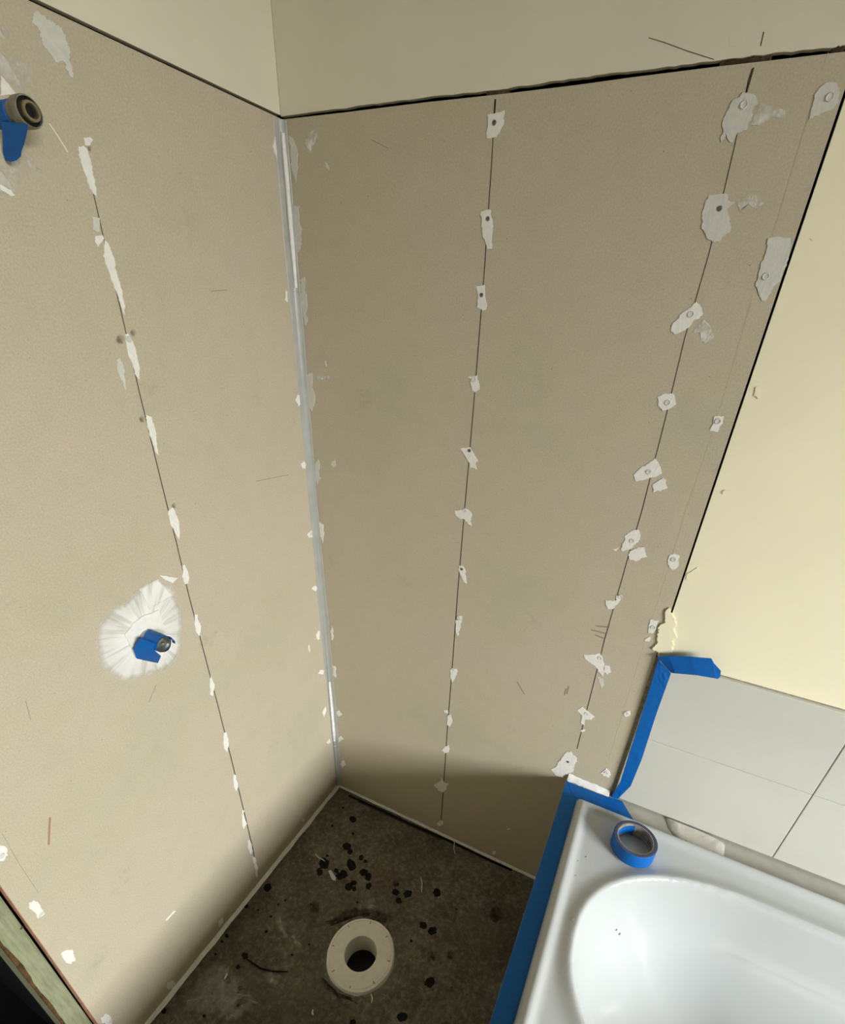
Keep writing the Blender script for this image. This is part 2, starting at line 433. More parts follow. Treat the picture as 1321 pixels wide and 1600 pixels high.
# underside bowl resting on the slab
bm = bmesh.new()
pr = [(x, y) for x in (1.02, 2.22) for y in (-.70, -.16)]
bm_box(bm, 1.02, 2.22, -.62, -.20, .0, .125)
under(tub, mesh_obj('base_frame', bm, M_ROOM))
for u, v, r in ((964,1451,2.2),(969,1457,2.6),(895,1436,1.8),(916,1339,1.6),(903,1345,1.2),(900,1368,1.2)):
    p = at(u, v, 2, .50)
    zz = tub_z(p.x, p.y)
    for _ in range(6):
        p = at(u, v, 2, zz); zz = tub_z(p.x, p.y)
    bm = bmesh.new(); lathe(bm, [(.0001, .0012), (.0015, .0009), (.0022, -.0005)], 7, Matrix.Translation((p.x, p.y, zz)) @ Matrix.Diagonal((r*.5, r*.75, 1, 1)))
    under(tub, mesh_obj('grime_speck', bm, M_MARK))

# ------------------------------------------------------------------ compound dabs, traced on the wall faces
PLANES = {'L': (0, 0.0, Vector((1, 0, 0)), lb), 'B': (1, 0.0, Vector((0, -1, 0)), bb), 'S': (1, 0.0, Vector((0, -1, 0)), ss), 'U': (1, 0.0, Vector((0, -1, 0)), ub), 'F': (2, 0.0, Vector((0, 0, 1)), floor)}
RR = random.Random(11)
def rough_outline(pts, amp, sub=3):
    """midpoint displacement: chipped, torn edges between the traced points"""
    out = []
    def go(a, b, k):
        L = (b-a).length
        if L < 2.2 or k > 4: return
        d = b-a; n = Vector((-d.y, d.x)).normalized()
        m = a.lerp(b, RR.uniform(.38, .62)) + n*RR.gauss(0, .13*min(L, 14)*amp)
        go(a, m, k+1); out.append((m.x, m.y)); go(m, b, k+1)
    n = len(pts)
    for i in range(n):
        a, b = Vector(pts[i]), Vector(pts[(i+1) % n])
        out.append((a.x, a.y)); go(a, b, 0)
    return out
CNT = {}
def patch(wall, pts, mat=None, t=.0010, amp=.7, name='filler_patch', ox=0, oy=0, s=1.0, film=False, origin=None, edge=(.15, .8, 1.0)):
    axis, val, nrm, parent = PLANES[wall]
    pts = [(ox+x*s, oy+y*s) for x, y in pts]
    pts = rough_outline(pts, amp)
    w3 = [at(u, v, axis, val) for u, v in pts]
    c = sum(w3, Vector())/len(w3)
    org = Vector(origin) if origin else c
    bm = bmesh.new()
    lay = bm.verts.layers.float.new('film')
    if film:
        rings = []
        for k, (sc_, al) in enumerate(((1.0, edge[0]), (.86, edge[1]), (.5, edge[2]))):
            rr = []
            for p in w3:
                v = bm.verts.new(c + (p-c)*sc_ + nrm*(t*(.3+.7*min(1, k))) - org); v[lay] = al; rr.append(v)
            rings.append(rr)
        n = len(w3)
        for A, B in zip(rings, rings[1:]):
            for i in range(n): bm.faces.new((A[i], A[(i+1) % n], B[(i+1) % n], B[i]))
        cv = bm.verts.new(c + nrm*t - org); cv[lay] = edge[2]
        for i in range(n): bm.faces.new((rings[-1][i], rings[-1][(i+1) % n], cv))
    else:
        n = len(w3)
        a = [bm.verts.new(p + nrm*.00002 - org) for p in w3]
        b = [bm.verts.new(p + nrm*t - org) for p in w3]
        for i in range(n): bm.faces.new((a[i], a[(i+1) % n], b[(i+1) % n], b[i]))
        ax = [k for k in range(3) if k != axis]
        for tri in tessellate_polygon([[Vector((p[ax[0]], p[ax[1]], 0)) for p in w3]]):
            if len(set(tri)) == 3:
                try: f = bm.faces.new([b[k] for k in tri])
                except ValueError: continue
                f.normal_update()
                if f.normal.dot(nrm) < 0: f.normal_flip()
        for v in bm.verts: v[lay] = 1.0
    me = bpy.data.meshes.new(name)
    bm.normal_update()
    # face the room
    if film:
        for f in bm.faces:
            if f.normal.dot(nrm) < 0: f.normal_flip()
    bm.to_mesh(me); bm.free()
    me.materials.append(mat or M_COMP)
    o = bpy.data.objects.new(name, me); o.location = org
    COL.objects.link(o); o.parent = parent
    return o
Q = .25
def crop(wall, ox, oy, polys, **kw):
    for p in polys: patch(wall, p, ox=ox, oy=oy, s=Q, **kw)

# --- left board
crop('L', 0, 0, [
 [(215,75),(250,90),(290,125),(330,140),(385,170),(395,210),(420,280),(438,325),(430,370),(450,485),(435,470),(408,400),(370,385),(345,390),(320,350),(280,300),(262,240),(245,190),(210,150),(203,120)],
], mat=M_COMP2, amp=1.2)
crop('L', 0, 0, [
 [(490,915),(520,910),(550,950),(570,1030),(590,1120),(612,1245),(580,1205),(540,1110),(510,1030),(490,970)],
 [(520,860),(580,872),(560,910),(530,905)],
 [(592,1475),(640,1470),(650,1490),(625,1520),(610,1545),(592,1510)],
 [(650,1500),(690,1550),(705,1600),(725,1690),(750,1780),(765,1860),(780,1970),(765,1940),(740,1860),(710,1790),(680,1700),(640,1600)],
 [(0,470),(60,540),(95,590),(0,600)],
 [(0,1150),(95,1220),(70,1225),(0,1180)],
], amp=.5)
crop('L', 0, 0, [[(570,1348),(625,1362),(620,1450),(600,1450),(580,1400)]], mat=M_COMP2)
crop('L', 0, 0, [
 [(-60,120),(0,150),(60,210),(105,280),(60,270),(0,240),(-60,200)],
 [(-60,260),(0,300),(100,360),(190,390),(215,450),(220,540),(150,575),(60,530),(0,470),(-60,440)],
 [(-60,1000),(10,1000),(130,990),(130,1180),(80,1225),(0,1235),(-60,1240)],
 [(140,950),(180,1000),(270,1070),(240,1085),(170,1040)],
], mat=M_FAINT, film=True, t=.0003, edge=(.0, .7, 1.0))
crop('L', 0, 400, [
 [(780,488),(800,485),(830,540),(850,610),(870,720),(872,780),(850,750),(820,660),(790,570)],
 [(910,990),(945,1005),(965,1070),(980,1180),(990,1245),(970,1225),(940,1130),(915,1040)],
 [(1055,1590),(1075,1570),(1095,1600),(1118,1660),(1118,1770),(1100,1740),(1065,1680),(1048,1610)],
], amp=.4)
crop('L', 0, 400, [[(725,650),(750,640),(770,700),(790,840),(770,810),(735,720)]], mat=M_COMP2, t=.0006)
crop('L', 0, 800, [
 [(1140,330),(1155,330),(1182,410),(1175,445),(1155,450),(1138,400)],
 [(1215,640),(1235,640),(1255,710),(1245,775),(1225,750),(1215,700)],
 [(1000,395),(1110,412),(1080,445)],
], amp=.4)
crop('L', 330, 800, [
 [(0,1020),(22,1080),(12,1150),(-8,1140),(-8,1060)], [(80,1380),(95,1375),(108,1450),(100,1500),(82,1480)],
 [(600,140),(630,112),(650,125),(640,158),(610,160)], [(625,480),(650,458),(665,475),(655,495)],
 [(655,770),(668,742),(680,745),(678,790),(665,800)], [(668,1010),(685,985),(705,990),(700,1015)],
 [(695,1250),(715,1215),(720,1240),(708,1285)], [(720,1440),(740,1415),(748,1440),(730,1450)],
 [(607,830),(614,832),(618,872),(611,870)],
], amp=.4)
crop('L', 330, 1200, [
 [(140,40),(155,45),(168,120),(155,148),(142,110)], [(195,260),(205,265),(222,350),(205,380),(195,340)],
 [(230,450),(240,450),(258,520),(245,540),(230,500)], [(262,550),(275,560),(292,620),(285,660),(270,620)],
 [(275,650),(290,650),(290,680),(280,685)], [(45,960),(70,930),(75,960),(50,995)], [(565,330),(580,312),(582,335)],
], amp=.4)
crop('L', 0, 1200, [
 [(-30,480),(0,480),(30,490),(45,545),(20,578),(-30,580)],
 [(180,850),(210,825),(245,850),(270,890),(270,920),(235,938),(220,905),(185,880)],
 [(385,1150),(420,1135),(455,1160),(470,1205),(440,1225),(405,1205),(380,1160)],
 [(628,1560),(660,1535),(695,1560),(700,1595),(660,1602),(635,1590)],
 [(1045,1350),(1075,1325),(1100,1350),(1060,1385)],
], amp=1.0)
crop('L', 0, 1200, [[(1090,888),(1098,893),(1040,955),(1034,950)]], amp=.1)
crop('L', 330, 0, [[(395,850),(408,900),(410,990),(390,950),(383,920)]], amp=.4)
crop('L', 330, 400, [[(465,215),(475,225),(478,290),(460,275)], [(540,865),(560,880),(560,925),(545,940),(525,900)], [(560,1300),(580,1280),(590,1300),(588,1330),(570,1325)]], amp=.4)
# spread of compound around the mixer pipe
MXP = at(232, 990, 0, 0)
patch('L', [(985,415),(1080,450),(1095,520),(1130,600),(1140,700),(1135,850),(1100,930),(1030,985),(900,1040),(800,1060),(730,1050),(650,990),(615,920),(597,830),(605,740),(640,670),(700,600),(800,545),(870,480)],
      mat=M_WASH, oy=800, s=Q, film=True, t=.0010, amp=.8, origin=tuple(MXP), edge=(.12, .85, 1.0))
patch('L', [(985,610),(1030,740),(1045,830),(1000,905),(840,910),(772,765),(830,690),(900,640)], oy=800, s=Q, t=.0040, amp=.3)
patch('L', [(870,480),(985,420),(1085,520),(930,612)], oy=800, s=Q, t=.0022, amp=.3, mat=M_WASH, film=True, origin=tuple(MXP), edge=(.7, 1, 1))

# --- back board
crop('B', 330, 0, [
 [(490,850),(515,870),(540,950),(545,1050),(530,1140),(505,1060),(495,960)],
 [(712,1010),(730,1030),(738,1065),(720,1050)],
 [(520,1285),(555,1290),(562,1420),(560,1550),(545,1580),(530,1480),(515,1350)]], amp=.5, mat=M_COMP2)
crop('B', 330, 0, [[(580,880),(620,820),(668,805),(660,870),(622,955),(590,910)]], mat=M_FILM, film=True, t=.0006, edge=(.8, 1, 1))
crop('B', 330, 400, [
 [(555,150),(585,130),(588,190),(600,240),(608,400),(595,435),(575,370),(555,280)],
 [(600,740),(635,730),(632,820),(645,850),(645,930),(632,968),(612,920),(600,850)],
 [(650,1300),(670,1270),(680,1330),(675,1380),(688,1390),(668,1425),(650,1360)],
 [(750,1305),(780,1265),(782,1310),(765,1320)], [(713,655),(720,655),(725,690),(715,685)]], amp=.6, mat=M_COMP2)
crop('B', 330, 400, [[(640,750),(700,748),(760,758),(720,782),(650,770)]], mat=M_FILM, film=True, t=.0006)
crop('B', 330, 800, [
 [(675,60),(705,80),(708,130),(700,195),(682,150)], [(755,710),(765,740),(760,800),(752,800)],
 [(760,960),(780,970),(778,1035),(765,1020)], [(775,1250),(800,1240),(820,1265),(800,1280)],
 [(785,1420),(810,1400),(830,1420),(800,1440)], [(805,1575),(830,1550),(845,1580),(820,1600)]], amp=.6)
crop('B', 660, 0, [
 [(410,715),(450,712),(515,690),(505,740),(510,775),(465,860),(405,865),(412,790)],
 [(370,1325),(400,1312),(430,1312),(428,1345),(442,1390),(435,1480),(435,1555),(410,1558),(395,1500),(380,1480),(372,1400)]], amp=.5)
crop('B', 660, 400, [
 [(335,190),(388,180),(393,240),(405,295),(400,335),(380,343),(345,325),(345,280),(350,240)],
 [(287,755),(345,745),(345,770),(357,800),(357,835),(335,850),(312,840),(303,800),(305,770)],
 [(240,1205),(300,1193),(325,1235),(350,1280),(340,1285),(330,1300),(343,1335),(300,1325),(300,1300),(285,1275)],
 [(205,1590),(270,1575),(300,1595),(305,1600),(300,1660),(312,1685),(290,1675),(265,1645),(240,1645),(205,1610)]], amp=.6)
crop('B', 660, 800, [
 [(228,335),(250,335),(272,370),(268,390),(280,445),(260,435),(240,390),(230,370)],
 [(218,650),(250,650),(250,675),(222,668)], [(208,676),(245,676),(240,720),(222,778),(210,720)],
 [(175,980),(215,980),(208,1030),(190,1065),(178,1035)], [(135,1240),(165,1245),(165,1258),(145,1255)],
 [(160,1270),(180,1265),(188,1300),(175,1340),(155,1330)], [(120,1490),(165,1455),(168,1500),(140,1508)],
 [(1145,550),(1190,555),(1215,550),(1215,520),(1240,515),(1245,545),(1225,570),(1195,605),(1160,605)],
 [(1010,890),(1075,890),(1110,880),(1130,930),(1140,960),(1130,1025),(1100,990),(1060,950)],
 [(1140,960),(1170,960),(1180,1000),(1155,1015),(1135,1000)],
 [(970,1235),(1000,1218),(1040,1250),(1080,1280),(1060,1300),(1020,1295),(1015,1330),(995,1320),(1000,1270)],
 [(990,1365),(1015,1355),(1018,1368),(1000,1375)],
 [(1255,1245),(1300,1240),(1300,1270),(1275,1280),(1260,1265)]], amp=.6)
crop('B', 660, 800, [[(1100,1030),(1130,1040),(1138,1080),(1120,1105),(1105,1060)]], mat=M_COMP2, t=.0005)
crop('B', 660, 1200, [
 [(75,105),(110,85),(120,60),(140,90),(165,100),(155,130),(130,150),(100,135)], [(95,345),(120,325),(132,345),(110,362)],
 [(440,520),(458,518),(455,540),(440,540)], [(530,380),(548,374),(545,384)],
 [(1110,30),(1150,0),(1180,40),(1165,60),(1130,40)],
 [(800,10),(820,0),(880,-70),(930,-105),(960,-70),(968,-40),(945,0),(925,30),(880,60),(860,55)]], amp=1.0)
crop('B', 990, 0, [
 [(685,575),(770,620),(780,650),(740,690),(735,750),(680,820),(640,850),(625,890),(600,885),(580,840),(550,890),(543,860),(555,780),(600,680),(620,625)],
 [(470,1225),(560,1212),(590,1215),(590,1250),(640,1265),(590,1305),(600,1380),(605,1450),(560,1475),(550,1505),(500,1512),(460,1490),(425,1430),(430,1360),(440,1310)],
], amp=.8, mat=M_COMP2)
crop('B', 990, 0, [
 [(1150,570),(1220,515),(1270,515),(1290,580),(1285,640),(1240,690),(1170,710),(1100,750),(1110,690),(1130,630)],
 [(840,1490),(890,1480),(985,1490),(975,1600),(960,1660),(900,1770),(860,1830),(825,1883),(800,1875),(765,1790),(790,1690),(820,1600)]], amp=.6, mat=M_COMP2)
crop('B', 990, 0, [
 [(780,630),(830,650),(965,690),(930,740),(860,740),(770,790),(720,780),(770,690)],
 [(640,1265),(720,1215),(770,1210),(780,1260),(825,1270),(770,1310),(720,1280),(665,1330)]], mat=M_FILM, film=True, t=.0006)
crop('B', 990, 400, [
 [(395,288),(420,310),(438,360),(415,390),(380,400),(350,445),(300,475),(260,490),(235,470),(245,430),(290,370),(340,335)],
 [(150,880),(245,857),(258,870),(265,930),(225,955),(185,970),(155,930)],
 [(510,1000),(565,1000),(560,1045),(540,1065),(530,1100),(480,1095),(500,1050)],
 [(135,1265),(160,1300),(178,1360),(150,1375),(100,1385),(60,1400),(15,1405),(0,1370),(30,1340),(80,1310)],
 [(120,1430),(185,1385),(205,1400),(215,1450),(170,1470),(125,1475)]], amp=.6)
crop('B', 990, 400, [[(440,395),(480,440),(510,510),(450,550),(420,540),(410,480),(370,480),(385,445)]], mat=M_FILM, film=True, t=.0006, edge=(.6, 1, 1))
patch('B', [(976,838),(990,828),(998,828),(1000,843),(993,850),(985,858),(975,861),(971,860),(975,848)])
patch('B', [(957,858),(968,855),(963,861)], amp=.3)
patch('B', [(982,866),(995,857),(1008,853),(1012,870),(995,877),(985,875)])
crop('B', 990, 800, [[(235,265),(290,275),(285,330),(245,365),(215,320)], [(110,668),(160,680),(145,720),(120,760),(95,755),(100,700)], [(75,790),(110,775),(100,810),(75,805)]], amp=.8)
# rough filler bridging the board edge to the cream sheet, just above the tape
patch('S', [(230,600),(250,650),(265,700),(262,760),(235,800),(240,880),(150,892),(120,850),(150,800),(170,700),(200,650)], ox=990, oy=800, s=Q, t=.0035, amp=1.4, mat=M_SIDE)
# low smooth lumps under the paint
crop('S', 990, 400, [[(765,820),(790,815),(800,850),(780,890),(755,870)], [(555,1470),(590,1465),(592,1490),(560,1490)]], mat=M_SIDE, t=.0015)
crop('S', 990, 800, [[(340,380),(400,345),(405,400),(360,430),(330,420)]], mat=M_SIDE, t=.0012)
crop('S', 990, 0, [[(1105,1490),(1135,1485),(1130,1500)]], mat=M_SIDE, t=.0012)
crop('U', 660, 0, [[(425,425),(470,400),(520,430),(490,490),(460,530),(440,500)]], mat=M_UP, t=.0003)
crop('U', 990, 0, [[(600,220),(660,170),(710,190),(680,280),(600,290)]], mat=M_UP, t=.0003)

# ------------------------------------------------------------------ screws
bm = bmesh.new()
lathe(bm, [(.0001, .0006), (.0011, .0006), (.0014, .0012), (.0030, .0011), (.0036, .0004), (.0038, -.0004)], 14)
for k in range(2):
    a = k*math.pi/2+.4
    c, s = math.cos(a), math.sin(a)
    vs_ = [bm.verts.new((c*x-s*y, s*x+c*y, .00135)) for x, y in ((-.0022, -.0004), (.0022, -.0004), (.0022, .0004), (-.0022, .0004))]
    bm.faces.new(vs_)
sm = bpy.data.meshes.new('screw_head'); bm.to_mesh(sm); bm.free(); sm.materials.append(M_SCREW)
bm = bmesh.new()
lathe(bm, [(.0001, .0004), (.0030, .0007), (.0042, .0014), (.0050, .0003)], 14)
sm2 = bpy.data.meshes.new('screw_head_coated'); bm.to_mesh(sm2); bm.free(); sm2.materials.append(M_COMP2)
def screw(wall, u, v, me, lift=.0010):
    axis, val, nrm, parent = PLANES[wall]
    o = bpy.data.objects.new('screw_head', me); COL.objects.link(o); o.parent = parent
    o.location = at(u, v, axis, val) + nrm*lift
    o.rotation_euler = (0, math.radians(90), 0) if axis == 0 else (math.radians(90), 0, 0)
for u, v in ((773,192),(763,342),(753,461),(1125,326),(888,1190),(722,889),(734,704)): screw('B', u, v, sm)
for u, v in ((741,593),(727,797),(717,965),(708,1046),(703,1118),(1163,164),(1080,491),(1044,629),(1014,737),(988,845),(970,932),(938,1028),(917,1115),(1297,152),(1197,432),(1122,658),(1053,874),(1021,980),(979,1114),(948,1207)): screw('B', u, v, sm2)
for u, v in ((201,530),(2,1337),(486,834),(65,1428),(172,1595)): screw('L', u, v, sm2)

# ------------------------------------------------------------------ pencil lines, scratches, torn paper edge
def stroke(wall, pts, width_px, mat, name, t=.00025):
    """thin drawn line following image points on a wall"""
    axis, val, nrm, parent = PLANES[wall]
    bm = bmesh.new(); A = []
    for i, (u, v) in enumerate(pts):
        p, q = pts[max(i-1, 0)], pts[min(i+1, len(pts)-1)]
        d = Vector((q[0]-p[0], q[1]-p[1])).normalized(); nn = Vector((-d.y, d.x))*width_px/2
        if callable(width_px): pass
        A.append((bm.verts.new(at(u-nn.x, v-nn.y, axis, val)+nrm*t), bm.verts.new(at(u+nn.x, v+nn.y, axis, val)+nrm*t)))
    for a, b in zip(A, A[1:]): bm.faces.new((a[0], a[1], b[1], b[0]))
    bm.normal_update()
    tot = sum((f.normal for f in bm.faces), Vector())
    if tot.dot(nrm) < 0: bmesh.ops.reverse_faces(bm, faces=bm.faces)
    me = bpy.data.meshes.new(name); bm.to_mesh(me); bm.free(); me.materials.append(mat)
    o = bpy.data.objects.new(name, me); COL.objects.link(o); o.parent = parent
    return o
stroke('B', [(774,155),(769,250),(757.5,420),(748,540),(740,640),(727,790),(716,920),(708,1030),(699,1145),(692,1250),(689,1290)], 1.3, M_PENCIL, 'pencil_line')
stroke('B', [(774.5,155),(773,178)], 2.4, M_PENCIL, 'pencil_line')
stroke('B', [(1176,107),(1170,125),(1148,230),(1110,390),(1070,530),(1040,655),(1003,800),(985,860),(965,930),(945,1000),(925,1080),(902,1170)], 1.3, M_PENCIL, 'pencil_line')
stroke('B', [(1178,106),(1167,144)], 2.6, M_PENCIL, 'pencil_line')
stroke('L', [(146,303),(150,320),(161,368),(190,490),(217,610),(250,745),(275,845),(295,930),(315,1005),(340,1100),(365,1200),(395,1325),(402,1365)], 1.4, M_PENCIL, 'pencil_line')
stroke('B', [(1295,82),(1258,200),(1215,345),(1178,460),(1120,660),(1072,800),(1040,905),(1010,1000),(985,1080),(965,1145),(940,1230)], .9, M_PALE, 'paper_edge')
stroke('L', [(3,1302),(30,1350),(60,1395)], .8, M_MARK, 'paper_edge')
stroke('U', [(1014,59),(1040,67),(1075,80),(1116,93)], 1.3, M_PENCIL, 'pencil_line')
stroke('U', [(1194,50),(1189,72)], 1.6, M_PENCIL, 'pencil_line')
stroke('L', [(77,193),(90,212),(106,238)], 1.4, M_COMP, 'scratch')
stroke('L', [(78,1277),(77,1295),(76,1320)], 3.4, M_RED, 'crayon_mark')
for pts, w in (([(932,978),(953,980)], 2), ([(924,984),(948,990)], 2), ([(930,992),(946,998)], 2), ([(808,1065),(820,1085)], 1.6), ([(885,1076),(882,1086)], 2), ([(889,1072),(886,1084)], 2),
               ([(580,218),(607,232)], 1.2), ([(423,466),(423,476)], 1.2)):
    stroke('B', pts, w, M_MARK, 'scuff_mark')
for pts, w in (([(40,1095),(48,1125)], 1.2), ([(244,1070),(233,1097)], 1.0), ([(330,455),(355,453)], 1.2), ([(400,752),(450,742)], .9)):
    stroke('L', pts, w, M_MARK, 'scuff_mark')
# dirty hand marks round some screws
for u, v, r in ((188,530,7), (208,520,5), (222,655,5), (272,790,4), (140,232,4)):
    patch('L', [(u+r*math.cos(a), v+r*1.2*math.sin(a)) for a in [k*math.pi/5 for k in range(10)]], mat=None or compound_mat('dirt_film', lin(96, 86, 68), alpha=.55), film=True, t=.0003, name='dirt_smudge', amp=1.0, edge=(.0, .5, .9))

# ------------------------------------------------------------------ sealant in the corner and along the floor
def corner_strip(name, z0, z1, wl_, wb_, mat, parent=None, n=40, lift=.0016, k=.0035, **kw):
    bm = bmesh.new(); rows_ = []
    for i in range(n+1):
        z = z0 + (z1-z0)*i/n
        a = wl_(z)*(1+.12*noise.noise((z*14, 1.3, 0))); b = wb_(z)*(1+.2*noise.noise((z*11, 7.1, 0)))
        k_ = (.0034+(k-.0034)*(sst(min(z-z0, z1-z)/.07) if k > .004 else 1))*(1+.15*noise.noise((z*30, 2, k*900)))
        pr_ = [(.0002, -a), (lift, -a*.92), (lift+.0004, -a*.5), (k_*.7+.001, -k_*2.2-.001), (k_*1.4+.001, -k_*1.4-.001), (k_*2.2+.001, -k_*.7-.001), (b*.6+.004, -lift-.0002), (b, -lift), (b*1.06, -.0002)]
        rows_.append([bm.verts.new((x, y, z)) for x, y in pr_])
    for A, B in zip(rows_, rows_[1:]):
        for k in range(len(A)-1): bm.faces.new((A[k], A[k+1], B[k+1], B[k]))
    return mesh_obj(name, bm, mat, parent, smooth=True, **kw)
t1 = corner_strip('trim_1', .012, 1.893, lambda z: .010+.009*sst((z-.2)/.6)+.004*sst((z-1.2)/.4), lambda z: .020-.008*sst((z-.4)/.8), M_GREY, kind='structure')
t1['label'] = 'grey sealant strip down the inner corner of the walls'
o = corner_strip('sealant_run', 1.62, 1.894, lambda z: .009-.004*sst((1.75-z)/.12), lambda z: .007, M_COMP, t1, lift=.0030, k=.0044)
o = corner_strip('sealant_run', .22, .52, lambda z: .004+.005*(z-.2)/.3, lambda z: .007, M_WHITE, t1, lift=.0030, k=.0046)
def edge_strip(name, pts_px, axis_wall, w_floor, h_wall, mat, **kw):
    """bead in the angle of floor and wall; runs along the wall from px a to px b"""
    bm = bmesh.new(); R = []
    p, q = pts_px
    n = 60
    for i in range(n+1):
        t = i/n; c = Vector(p).lerp(Vector(q), t)
        j = 1+.35*noise.noise((t*17, axis_wall*3.1, 0)); w_, h_ = w_floor*j, h_wall*(1+.3*noise.noise((t*13, 5+axis_wall, 0)))
        if axis_wall == 0: pr_ = [(.0003, 0, h_), (.002, 0, h_*.95), (w_*.55, 0, .004), (w_, 0, .0005)]; R.append([bm.verts.new(c+Vector((x, y, z))) for x, y, z in pr_])
        else: pr_ = [(0, -.0003, h_), (0, -.002, h_*.95), (0, -w_*.55, .004), (0, -w_, .0005)]; R.append([bm.verts.new(c+Vector(v)) for v in pr_])
    for A, B in zip(R, R[1:]):
        for k in range(3): bm.faces.new((A[k], A[k+1], B[k+1], B[k]))
    return mesh_obj(name, bm, mat, smooth=True, **kw)
o = edge_strip('trim_2', ((0, -.002, 0), (0, -.889, 0)), 0, .010, .010, M_WHITE, kind='structure'); o['label'] = 'white sealant bead along the foot of the left board'
o = edge_strip('trim_3', ((.002, 0, 0), (HX, 0, 0)), 1, .004, .010, M_WHITE, kind='structure'); o['label'] = 'white sealant bead along the foot of the back board'
# caulk where the board meets the hob
bm = bmesh.new(); R = []
rr = random.Random(3)
for i in range(25):
    t = i/24; x = HX+.002 + (XE-HX-.004)*t
    w_ = .013+.004*noise.noise((t*9, 1, 0))+rr.uniform(-.0008, .0008); h_ = .011+.005*(1-t)+.003*noise.noise((t*7, 5, 0))
    R.append([bm.verts.new((x, y, HZ+z)) for y, z in ((-.0004, h_), (-.003, h_*.8), (-w_*.6, .0035), (-w_, .0006))])
for A, B in zip(R, R[1:]):
    for k in range(3): bm.faces.new((A[k], A[k+1], B[k+1], B[k]))
o = mesh_obj('trim_4', bm, M_WHITE, smooth=True, kind='structure'); o['label'] = 'rough white caulk where the board meets the upstand'

# ------------------------------------------------------------------ cut end of the left wall: stud
st = empty('wall_stud', (-.055, -.912, 0), label='green treated timber stud at the cut end of the left wall', cat='timber stud')
bm = bmesh.new(); bm_box(bm, -.100, -.0130, -.931, YE-.0045, .0, 3.0)
bmesh.ops.bevel(bm, geom=[e for e in bm.edges if abs(e.verts[0].co.z-e.verts[1].co.z) > 1], offset=.002, segments=2, affect='EDGES')
under(st, mesh_obj('timber', bm, M_STUD))
# brown weathered arris
bm = bmesh.new(); R = []
for i in range(60):
    z = .02 + 1.2*i/59
    w_ = .004+.006*max(0, noise.noise((z*9, 2.2, 0)))+.002*noise.noise((z*40, 4, 0)); w2 = .004+.004*abs(noise.noise((z*12, 9, 0)))
    R.append([bm.verts.new(v) for v in ((-.0128, -.931+w_, z), (-.0126, -.9305, z), (-.0140, -.9316, z), (-.0140-w2, -.9316, z))])
for A, B in zip(R, R[1:]):
    for k in range(3): bm.faces.new((A[k], A[k+1], B[k+1], B[k]))
under(st, mesh_obj('brown_stain', bm, M_RUST))
# torn pink edge of the board
bm = bmesh.new(); R = []
for i in range(50):
    z = .004 + 1.5*i/49; w_ = max(0, 1-z/.5); j = .0006*noise.noise((z*20, 0, 3))
    R.append([bm.verts.new(v) for v in ((.0004, YE+.0008, z), (.0004, YE-.0003, z), (-.004, YE-.0014-.0020*w_+j, z), (-.0098, YE-.0016-.0025*w_+j, z), (-.0102, YE+.001, z))])
for A, B in zip(R, R[1:]):
    for k in range(4): bm.faces.new((A[k], A[k+1], B[k+1], B[k]))
o = mesh_obj('torn_edge', bm, M_PINK, lb); o['label'] = 'torn pinkish edge of the board'
p = at(34, 1450, 0, -.0130)
bm = bmesh.new(); lathe(bm, [(.0001, .0012), (.002, .0010), (.003, 0)], 8, Matrix.Translation(p) @ Matrix.Rotation(math.radians(90), 4, 'Y')); under(st, mesh_obj('nail', bm, M_RUST))

# ------------------------------------------------------------------ floor drain
dr = empty('floor_drain', tuple(DC), label='cream plastic drain flange with a dark round hole in the concrete', cat='drain')
FR = []
bm = bmesh.new(); nseg = 64; RI = .0455
def flr(a):
    return .0955*(1+.022*noise.noise((math.cos(a)*1.6, math.sin(a)*1.6, 4.0))+.008*noise.noise((math.cos(a)*7, math.sin(a)*7, 1)))
prof = lambda a: [(RI, -.02), (RI, .0085), (RI+.0015, .0095), (flr(a)-.010, .0095), (flr(a)-.0085, .0082), (flr(a)-.007, .0095), (flr(a)-.002, .0085), (flr(a), .004), (flr(a)+.001, .0004)]
rings = []
for k in range(9):
    rings.append([])
for i in range(nseg):
    a = 2*math.pi*i/nseg
    for k, (r, h) in enumerate(prof(a)):
        rings[k].append(bm.verts.new((DC.x+r*math.cos(a), DC.y+r*math.sin(a), h)))
for A, B in zip(rings, rings[1:]):
    for i in range(nseg): bm.faces.new((A[i], A[(i+1) % nseg], B[(i+1) % nseg], B[i]))
under(dr, mesh_obj('flange', bm, M_PVC, smooth=False))
bm = bmesh.new(); lathe(bm, [(RI, -.019), (RI-.001, -.06), (RI-.001, -.26), (.00001, -.26)], 48, Matrix.Translation(DC)); under(dr, mesh_obj('pipe', bm, M_PVC, smooth=True))
bm = bmesh.new(); lathe(bm, [(RI-.0004, -.070), (.00001, -.070)], 48, Matrix.Translation(DC)); under(dr, mesh_obj('pipe_dark', bm, M_BLACK))  # black disc painted in for the darkness down the pipe
for i in range(8):
    a = 2*math.pi*(i+.3)/8
    bm = bmesh.new(); lathe(bm, [(.0001, .0016), (.0016, .0014), (.0022, 0)], 8, Matrix.Translation((DC.x+.083*math.cos(a), DC.y+.083*math.sin(a), .0094)) @ Matrix.Rotation(a, 4, 'Z') @ Matrix.Diagonal((2.0, .8, 1, 1)))
    under(dr, mesh_obj('rib', bm, M_GROUT))

